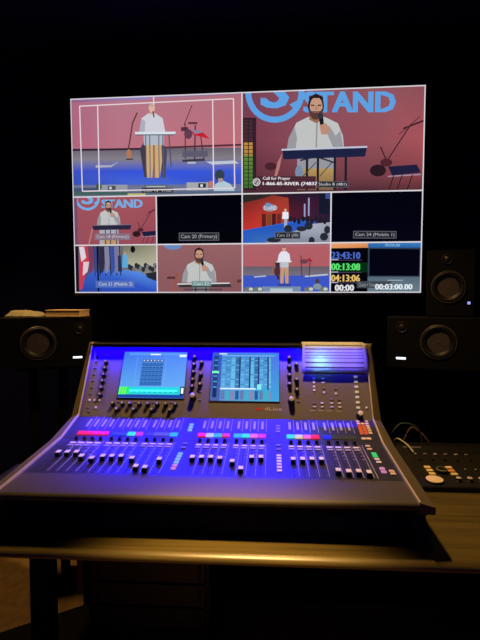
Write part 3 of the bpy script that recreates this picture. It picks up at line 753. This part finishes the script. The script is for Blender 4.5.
# --- bank columns between the strips and the master section
M_cy = led_mat('pale_cyan_key', (150, 200, 236), .8); M_pk = led_mat('pink_key', (236, 150, 190), .7); M_or = led_mat('orange_key', (232, 96, 52), .75); M_cream = mat('cream_key', (236, 206, 170), .5, noise=.05); M_gr = led_mat('green_key', (60, 214, 110), .85)
key_me = finish(box_bm((0, 0, .002), (.017, .015, .004), .0012, 1), 'layer_key')
for X in (-.122, .2215):
    for v in (.06, .082, .104): put('layer_key', key_me, M_cy if X < 0 else M_grey_btn, con, frame(K, B, X, v))
    for n_, v in enumerate((.125, .15, .175, .20, .225, .25)): put('layer_key', key_me, (M_cy if v < .21 else M_pk) if X < 0 else M_white, con, frame(B, E_, X, v))
    for v in (.03, .07): put('layer_key', key_me, M_grey_btn, con, frame(B, E_, X, v))
for r_ in range(6):
    for c_ in range(3):
        put('layer_key', finish(box_bm((0, 0, .002), (.014, .013, .004), .001, 1), 'layer_key'), M_cream if (r_ < 2 or c_ == 2) else M_or, con, frame(K, B, .541+c_*.0165, .012+r_*.0185))
for X in (.541, .560): put('layer_key', key_me, M_cream, con, frame(K, B, X, .146))
for n_, (X, v, m_) in enumerate(((.545, .02, M_cream), (.545, .05, M_cream), (.552, .09, M_gr), (.552, .112, M_gr), (.552, .14, M_white), (.553, .165, M_white), (.552, .215, M_pk), (.552, .24, M_pk), (.578, .235, M_cream), (.578, .255, M_cream))):
    put('layer_key', key_me, m_, con, frame(B, E_, X, v))
put('strip_line', finish(box_bm((0, 0, .0004), (.0016, .28, .0008)), 'strip_line'), M_line, con, frame(B, E_, .525, .15))

# --- sheet of paper taped over the hood
def paper_mat():
    m = bpy.data.materials.new('printed_paper'); m.use_nodes = True
    nt = m.node_tree; b = nt.nodes['Principled BSDF']; out = nt.nodes['Material Output']
    tc = nt.nodes.new('ShaderNodeTexCoord'); sp = nt.nodes.new('ShaderNodeSeparateXYZ'); nt.links.new(tc.outputs['UV'], sp.inputs[0])
    mu = nt.nodes.new('ShaderNodeMath'); mu.operation = 'MULTIPLY'; mu.inputs[1].default_value = 6.0; nt.links.new(sp.outputs[1], mu.inputs[0])
    fr = nt.nodes.new('ShaderNodeMath'); fr.operation = 'FRACT'; nt.links.new(mu.outputs[0], fr.inputs[0])
    lt = nt.nodes.new('ShaderNodeMath'); lt.operation = 'LESS_THAN'; lt.inputs[1].default_value = 0.26; nt.links.new(fr.outputs[0], lt.inputs[0])
    gx = nt.nodes.new('ShaderNodeMath'); gx.operation = 'COMPARE'; gx.inputs[1].default_value = 0.5; gx.inputs[2].default_value = 0.455; nt.links.new(sp.outputs[0], gx.inputs[0])
    an = nt.nodes.new('ShaderNodeMath'); an.operation = 'MULTIPLY'; nt.links.new(lt.outputs[0], an.inputs[0]); nt.links.new(gx.outputs[0], an.inputs[1])
    mx = nt.nodes.new('ShaderNodeMix'); mx.data_type = 'RGBA'; mx.inputs[6].default_value = (.86, .85, .83, 1); mx.inputs[7].default_value = (.17, .16, .17, 1)
    nt.links.new(an.outputs[0], mx.inputs[0]); nt.links.new(mx.outputs[2], b.inputs['Base Color'])
    b.inputs['Roughness'].default_value = .8
    tr = nt.nodes.new('ShaderNodeBsdfTranslucent'); nt.links.new(mx.outputs[2], tr.inputs[0])
    ms = nt.nodes.new('ShaderNodeMixShader'); ms.inputs[0].default_value = .55
    nt.links.new(b.outputs[0], ms.inputs[1]); nt.links.new(tr.outputs[0], ms.inputs[2]); nt.links.new(ms.outputs[0], out.inputs[0])
    return m
PX0, PX1 = .327, .592
pts = [(a_, b_-(.011 if c_ <= .17 else .006), c_) for a_, b_, c_ in [(T.y+.030, T.z+.0135, -.3), (T.y+.004, T.z+.022, -.2), (T.y-.030, T.z+.020, -.1), (T.y-.055, T.z+.0150, -.05), (T.y-.063, T.z-.004, 0.0), (T.y-.067, T.z-.014, .10), (T.y-.076, T.z-.045, .50), (T.y-.087, T.z-.080, .80), (T.y-.094, T.z-.108, 1.0)]]
me = bpy.data.meshes.new('paper_sheet'); V, Fc, UV = [], [], []
NX = 7
for y, z, t in pts:
    for k in range(NX):
        s = k/(NX-1); V.append((PX0+(PX1-PX0)*s + .004*max(t, 0)*(2*s-.6), y-.003*math.sin(s*3.1)*max(t, 0), z)); UV.append((s, 1-t if t >= 0 else 1.21))
for r_ in range(len(pts)-1):
    for k in range(NX-1): a = r_*NX+k; Fc.append((a, a+1, a+NX+1, a+NX))
me.from_pydata(V, [], Fc); uv = me.uv_layers.new(name='UVMap')
for l in me.loops: uv.data[l.index].uv = UV[l.vertex_index]
for q in me.polygons: q.use_smooth = True
Mp = Matrix.Translation((.46, T.y-.05, T.z+.0015)); rel(me, Mp)
o = put('paper_sheet', me, paper_mat(), None, Mp)
md = o.modifiers.new('thickness', 'SOLIDIFY'); md.thickness = .0004; md.offset = 1
tag(o, 'white printed sheet folded over the top right edge of the mixing console', 'paper')

# ------------------------------------------------------------------ loudspeakers
M_cab = mat('black_speaker_cabinet', (6, 6, 6), .65, noise=.12, nscale=90, bump=.1, spec=.12)
M_cone = mat('dark_speaker_cone', (9, 8, 7), .5, noise=.1, nscale=60, spec=.25)
M_rim = mat('woofer_rim', (64, 58, 46), .4, noise=.1, nscale=60); M_dust = mat('dust_cap_golden_light', (70, 58, 38), .35, noise=.1, nscale=60)  # dust cap: warm golden light on it painted into the colour
M_ring = mat('speaker_surround', (30, 27, 22), .35, noise=.1, nscale=60, spec=.5)
M_led_w = led_mat('white_power_light', (235, 238, 245), 1.6); M_led_b = led_mat('blue_power_light', (150, 160, 235), 1.2)
def driver_at(parent, Mf, x, z, r):
    M = Mf @ Matrix.Translation((x, -.001, z)) @ Matrix.Rotation(math.radians(90), 4, 'X')     # local z -> out of the baffle
    o = put('woofer', finish(lathe_bm([(r, -.002), (r, .002), (r*.975, .004), (r*.93, .003)], 36, True, False), 'woofer', True), M_rim, parent, M)
    put('surround', finish(lathe_bm([(r*.935, .002), (r*.88, .006), (r*.78, .006), (r*.70, .002)], 36, False, False), 'surround', True), M_black, o, M)
    put('cone', finish(lathe_bm([(r*.70, .0025), (r*.5, -.008), (r*.34, -.016)], 36, False, False), 'cone', True), M_cone, o, M)
    put('dust_cap', finish(lathe_bm([(r*.35, -.016), (r*.31, -.008), (r*.2, -.003), (r*.07, -.001)], 24, False, True), 'dust_cap', True), M_dust, o, M)
def speaker(loc, rot, w, h, dep, wf, tw, led, ledm, lsize, label):
    """loc: bottom centre of the front, rot: toe-in about the vertical"""
    Mf = Matrix.Translation(Vector(loc)) @ Matrix.Rotation(math.radians(rot), 4, 'Z')
    s = bpy.data.objects.new('studio_monitor', None); s.empty_display_size = .05
    link(s, None, Mf); tag(s, label, 'speaker', 'studio monitors beside the screen')
    put('cabinet', finish(box_bm((0, dep/2+.01, h/2), (w, dep-.02, h), .006), 'cabinet'), M_cab, s, Mf)
    bm = bmesh.new(); n = 48
    wx, wz, wr = wf
    outer, inner_ = [], []
    x0, x1, za, zb = -w/2+.004, w/2-.004, .004, h-.004
    for k in range(n):
        a = 2*math.pi*(k+.5)/n; ca, sa = math.cos(a), math.sin(a)
        t = min(((x1-wx) if ca > 0 else (x0-wx))/ca, ((zb-wz) if sa > 0 else (za-wz))/sa)
        outer.append((wx+t*ca, wz+t*sa)); inner_.append((wx+wr*.95*ca, wz+wr*.95*sa))
    # snap the nearest rim points onto the corners
    for cx_, cz_ in ((x0, za), (x1, za), (x0, zb), (x1, zb)):
        j = min(range(n), key=lambda q: (outer[q][0]-cx_)**2+(outer[q][1]-cz_)**2); outer[j] = (cx_, cz_)
    of = [bm.verts.new((x, 0, z)) for x, z in outer]; ib = [bm.verts.new((x, 0, z)) for x, z in inner_]
    ob = [bm.verts.new((x, .022, z)) for x, z in outer]; ic = [bm.verts.new((x, .022, z)) for x, z in inner_]
    for k in range(n):
        j = (k+1) % n
        bm.faces.new((of[k], of[j], ib[j], ib[k])); bm.faces.new((of[k], ob[k], ob[j], of[j])); bm.faces.new((ib[k], ib[j], ic[j], ic[k]))
    put('baffle', finish(bm, 'baffle'), M_cab, s, Mf)
    driver_at(s, Mf, wx, wz, wr)
    tx, tz, tr_ = tw
    M = Mf @ Matrix.Translation((tx, -.001, tz)) @ Matrix.Rotation(math.radians(90), 4, 'X')
    t_ = put('tweeter', finish(lathe_bm([(tr_*1.5, -.002), (tr_*1.5, .002), (tr_*1.2, .003), (tr_*.9, -.001)], 28, True, False), 'tweeter', True), M_black, s, M)
    put('dome', finish(lathe_bm([(tr_*.9, -.001), (tr_*.75, .004), (tr_*.4, .007), (tr_*.1, .008)], 20, False, True), 'dome', True), M_ring, t_, M)
    put('power_light', finish(box_bm((led[0], -.0015, led[1]), (lsize[0], .003, lsize[1]), .001, 1), 'power_light'), ledm, s, Mf)
    return Mf
SZ0 = 1.131
ML = speaker((-.836, 2.195, SZ0), 25, .400, .234, .24, (-.040, .116, .078), (.142, .178, .018), (.131, .044), M_led_w, (.042, .009), 'black studio monitor lying sideways left of the console with tan booklet on top')
MR = speaker((.910, 2.212, 1.136), -20, .400, .234, .24, (.023, .124, .077), (-.132, .186, .018), (-.134, .045), M_led_w, (.042, .010), 'black studio monitor lying sideways right of the console with white power light')
speaker((.984, 2.222, 1.371), -19, .200, .298, .20, (-.008, .132, .072), (-.014, .255, .016), (.076, .062), M_led_b, (.012, .012), 'small upright black monitor with blue light standing on another monitor')

# stands under the monitors
def stand(M, z1, label, base, posts, y):
    Mg = Matrix.Translation((M.translation.x, M.translation.y, 0)) @ M.to_3x3().to_4x4()
    s = bpy.data.objects.new('speaker_stand', None); link(s, None, Mg); tag(s, label, 'stand', 'speaker stands')
    def pc(name, c, sz, m): put(name, finish(box_bm(c, sz, .003), name), m, s, Mg)
    pc('base_plate', (0, y, .008), base, M_black_matte)
    pc('top_plate', (0, .12, z1-.006), (.28, .2, .010), M_black_matte)
    for dx in posts: pc('post', (dx, y, (z1+.003)/2), (.045, .05, z1-.027), M_cab)
stand(ML, SZ0-.001, 'black two post floor stand under the sideways monitor left of the console', (.19, .16, .014), (-.065, .065), .13)
stand(MR, 1.135, 'black floor stand behind the desk under the two stacked monitors', (.26, .2, .014), (-.08, .08), .20)

# things on the left monitor
ZT = SZ0+.234
M_tan = mat('tan_card', (214, 176, 116), .7, noise=.12, nscale=30)
M_greycl = mat('grey_paper', (150, 140, 112), .8, noise=.25, nscale=40, bump=.5)
bk = empty('booklet', (-.785, 2.31, ZT+.001), 'tan booklet lying on the left studio monitor', 'booklet')
for k, (h_, m_) in enumerate(((.005, M_tan), (.022, M_white), (.005, M_tan))):
    z = ZT+.001+sum((.005, .022, .005)[:k])+h_/2
    box(('back_cover', 'pages', 'front_cover')[k], (-.785, 2.31, z), (.165-(.004 if k == 1 else 0), .13-(.004 if k == 1 else 0), h_-.0002), M_tan if k != 1 else mat('cream_page_block', (204, 172, 122), .8, noise=.2, nscale=120), bk, .0008, 1)
def crumple(name, c, s, m, label, cat, seed):
    rnd = random.Random(seed); bm = bmesh.new()
    nx, ny = 14, 8; top, bot = [], []
    for j in range(ny+1):
        for i_ in range(nx+1):
            u, v = i_/nx, j/ny
            e = min(1, 5*min(u, 1-u, v, 1-v)+.25)
            x, y = c[0]+(u-.5)*s[0], c[1]+(v-.5)*s[1]
            h = s[2]*e*(.62+.38*rnd.random())*(1.0-.25*u)
            top.append(bm.verts.new((x, y, c[2]+h))); bot.append(bm.verts.new((x, y, c[2])))
    I = lambda i_, j: j*(nx+1)+i_
    for j in range(ny):
        for i_ in range(nx):
            bm.faces.new((top[I(i_, j)], top[I(i_+1, j)], top[I(i_+1, j+1)], top[I(i_, j+1)]))
            bm.faces.new((bot[I(i_, j)], bot[I(i_, j+1)], bot[I(i_+1, j+1)], bot[I(i_+1, j)]))
    for j in range(ny):
        for i_ in (0, nx): bm.faces.new((top[I(i_, j)], top[I(i_, j+1)], bot[I(i_, j+1)], bot[I(i_, j)]))
    for i_ in range(nx):
        for j in (0, ny): bm.faces.new((top[I(i_, j)], top[I(i_+1, j)], bot[I(i_+1, j)], bot[I(i_, j)]))
    M = Matrix.Translation(Vector(c)); o = put(name, rel(finish(bm, name, True), M), m, None, M)
    return tag(o, label, cat)
crumple('folded_cloth', (-.952, 2.235, ZT+.001), (.150, .12, .036), M_greycl, 'crumpled grey cloth beside the booklet on the left monitor', 'cloth', 3)

# ------------------------------------------------------------------ controller right of the console
ctl = empty('camera_controller', (.98, 2.0, DZ), 'black tabletop control panel with round knobs and lit keys right of the console', 'controller')
# wedge body
wd = [(1.765, DZ+.001), (1.765, DZ+.017), (2.09, DZ+.040), (2.13, DZ+.058), (2.18, DZ+.058), (2.18, DZ+.001)]
MCt = WORLD[ctl.name]
put('body', rel(finish(prism_bm(wd, .715, 1.30), 'body'), MCt), M_black, ctl, MCt)
A0 = Vector((0, 2.08, DZ+.0405)); A1 = Vector((0, 1.77, DZ+.0185))
put('top_plate', rel(finish(slab(A0, A1, .72, 1.295, .002, .0, .002), 'top_plate'), MCt), mat('dark_control_plate', (24, 21, 17), .5, noise=.15, nscale=60), ctl, MCt)
M_ck = mat('cream_key_plastic', (244, 214, 150), .5, noise=.05); M_ok = mat('amber_key_plastic', (232, 160, 80), .5, noise=.05)
def ckey(X, v, w, h, m, name='key'):
    put(name, finish(box_bm((0, 0, .003), (w, h, .006), .0015, 1), name), m, ctl, frame(A0, A1, X, v, .0005))
for v in (.150, .180, .210): ckey(.806, v, .024, .019, M_ck); ckey(.888, v, .024, .019, M_ok if v == .180 else M_ck)
M_wheel = mat('wheel_metal', (150, 152, 124), .35, metal=.4, noise=.1, nscale=50)
Mw = frame(A0, A1, .850, .186, .0005)
o = put('jog_wheel', finish(lathe_bm([(.022, 0), (.022, .010), (.020, .014), (.017, .014), (.015, .0115), (.005, .0105)], 32), 'jog_wheel', True), M_black, ctl, Mw)
put('wheel_rim', finish(lathe_bm([(.0218, .0118), (.0202, .0147), (.0174, .0147), (.0168, .0135)], 32, False, False), 'wheel_rim', True), M_wheel, o, Mw)
M_lid = mat('cream_dial', (244, 220, 164), .6, noise=.06, nscale=60)
Md = frame(A0, A1, .796, .266, .0005)
o = put('dial', finish(lathe_bm([(.033, 0), (.033, .005), (.031, .007)], 36), 'dial', True), M_black, ctl, Md)
put('dial_face', finish(lathe_bm([(.0305, .0069), (.0305, .0085), (.029, .0092)], 36), 'dial_face', True), M_lid, o, Md)
for X in (.884, .924, .964, 1.004, 1.044):
    M = frame(A0, A1, X, .262, .0005); k_ = put('knob', finish(lathe_bm([(.011, 0), (.011, .003), (.0095, .004), (.009, .010), (.008, .012)], 20), 'knob', True), M_knob, ctl, M)
    put('knob_cap', finish(lathe_bm([(.0095, .0119), (.0095, .0135), (.008, .0145)], 18), 'knob_cap', True), M_cap, k_, M)
for X in (.945, .985, 1.03): ckey(X, .165, .008, .009, M_grey_btn, 'switch')
for k in range(6): ckey(.796+k*.042, .016, .014, .008, M_grey_btn if k % 2 else M_pale_btn)
for k in range(5): ckey(.80+k*.05, .075, .012, .008, M_knob, 'switch')
put('label_strip', rel(finish(box_bm((.800, 2.118, DZ+.0535), (.075, .003, .005)), 'label_strip'), MCt), M_pale_btn, ctl, MCt)
# cables behind the controller
M_cab_w = mat('pale_cable', (190, 176, 150), .6, noise=.1, nscale=80); M_cab_t = mat('teal_cable', (52, 70, 70), .6, noise=.1, nscale=80); M_cab_p = mat('reddish_cable', (110, 74, 72), .6, noise=.1, nscale=80); M_cab_k = mat('black_cable', (24, 23, 22), .5, noise=.1, nscale=80)
def cable(pts, r, m, label, group=None):
    M = Matrix.Translation(Vector(pts[0])); o = put('cable', rel(tube_mesh('cable', pts, r), M), m, None, M); return tag(o, label, 'cable', group)
cable([(.735, 2.215, DZ+.005), (.742, 2.212, DZ+.03), (.752, 2.185, DZ+.072), (.778, 2.12, DZ+.066), (.790, 2.06, DZ+.050)], .0035, M_cab_w, 'short pale cable end lying on the control panel')
cable([(.715, 2.20, DZ+.02), (.722, 2.20, DZ+.06), (.745, 2.205, DZ+.105), (.775, 2.21, DZ+.132), (.82, 2.21, DZ+.130), (.86, 2.215, DZ+.10), (.88, 2.22, DZ+.005)], .0032, M_cab_t, 'dark teal cable arching behind the control panel')
cable([(.79, 2.245, DZ+.005), (.80, 2.245, DZ+.05), (.83, 2.245, DZ+.105), (.86, 2.24, DZ+.095), (.895, 2.225, DZ+.06), (.93, 2.225, DZ+.005)], .0032, M_cab_p, 'reddish cable looping behind the control panel')

# dark outboard unit and loose cables on the far left
out = empty('headphone_amplifier', (-.69, 1.60, DZ), 'small black box with two knobs left of the console', 'amplifier')
box('case', (-.702, 1.66, DZ+.041), (.09, .16, .08), M_black, out, .004)
for dz_ in (.026, .058):
    M = Matrix.Translation((-.705, 1.58, DZ+dz_)) @ Matrix.Rotation(math.radians(90), 4, 'X')
    k_ = put('knob', finish(lathe_bm([(.010, -.001), (.010, .003), (.008, .004), (.007, .014)], 18), 'knob', True), M_knob, out, M)
    box('pointer', (-.705, 1.5652, DZ+dz_+.003), (.0016, .0014, .007), M_cap, k_)
cable([(-.695, 1.46, DZ+.005), (-.665, 1.44, DZ+.010), (-.66, 1.40, DZ+.005), (-.69, 1.37, DZ+.005), (-.72, 1.41, DZ+.010), (-.70, 1.45, DZ+.014), (-.665, 1.47, DZ+.006), (-.652, 1.43, DZ+.005)], .0035, M_cab_k, 'black cable coiled on the left end of the desk')

# ------------------------------------------------------------------ under the desk
rk = empty('equipment_rack', (-.30, 2.05, 0), 'low black equipment rack standing under the desk', 'rack')
box('rack_case', (-.30, 2.07, .262), (.50, .32, .52), M_black, rk, .004)
for k in range(5):
    f_ = box('rack_unit', (-.30, 1.905, .06+k*.098), (.46, .012, .088), mat('dark_grey_faceplate', (16, 16, 18), .5, noise=.12, nscale=60), rk, .002)
    for dx in (-.21, .21): box('rack_handle', (-.30+dx, 1.893, .06+k*.098), (.010, .012, .05), M_black, f_, .002)
mt = box('floor_slab', (-.36, 1.78, .005), (1.0, .72, .008), M_black_matte, None, .002)  # black slab that makes this part of the floor dark
mt.rotation_euler = (0, 0, math.radians(36)); mt.location = (-.56, 1.84, .005); tag(mt, 'thin black slab lying on the floor under the left end of the desk', 'mat')
bx = empty('cardboard_box', (-.685, 2.37, 0), 'brown cardboard box against the wall under the desk', 'box')
M_card = mat('brown_cardboard', (120, 86, 52), .85, noise=.15, nscale=20)
box('box_body', (-.685, 2.37, .18), (.14, .16, .358), M_card, bx, .003)
box('flap', (-.685, 2.33, .364), (.14, .078, .004), M_card, bx, .001); box('flap', (-.685, 2.41, .364), (.14, .078, .004), M_card, bx, .001)
box('tape', (-.685, 2.37, .3668), (.142, .04, .001), M_tan, bx)
# cable bundle hanging below the desk edge
MCb = Matrix.Translation((.43, 1.60, DZ-TH))
cb = empty('cable_bundle', (.43, 1.60, DZ-TH), 'bundle of dark cables tied below the front of the desk', 'cables')
M_cab_g = mat('olive_grey_cable', (92, 90, 64), .6, noise=.15, nscale=60); 
for k in range(5):
    r_ = random.Random(k); y = 1.58+.012*k
    pts = [(.32+.006*k, y, DZ-TH-.009), (.345, y, DZ-TH-.03-.006*k), (.42, y+.01, DZ-TH-.038-.008*r_.random()), (.50, y, DZ-TH-.030-.01*r_.random()), (.545+.008*k, y, DZ-TH-.009)]
    put('cable', rel(tube_mesh('cable', pts, .006), MCb), (M_cab_g, M_cab_k)[k % 2], cb, MCb)
for X in (.37, .47): box('cable_tie', (X, 1.605, DZ-TH-.042), (.006, .062, .024), M_slot, cb, .002)
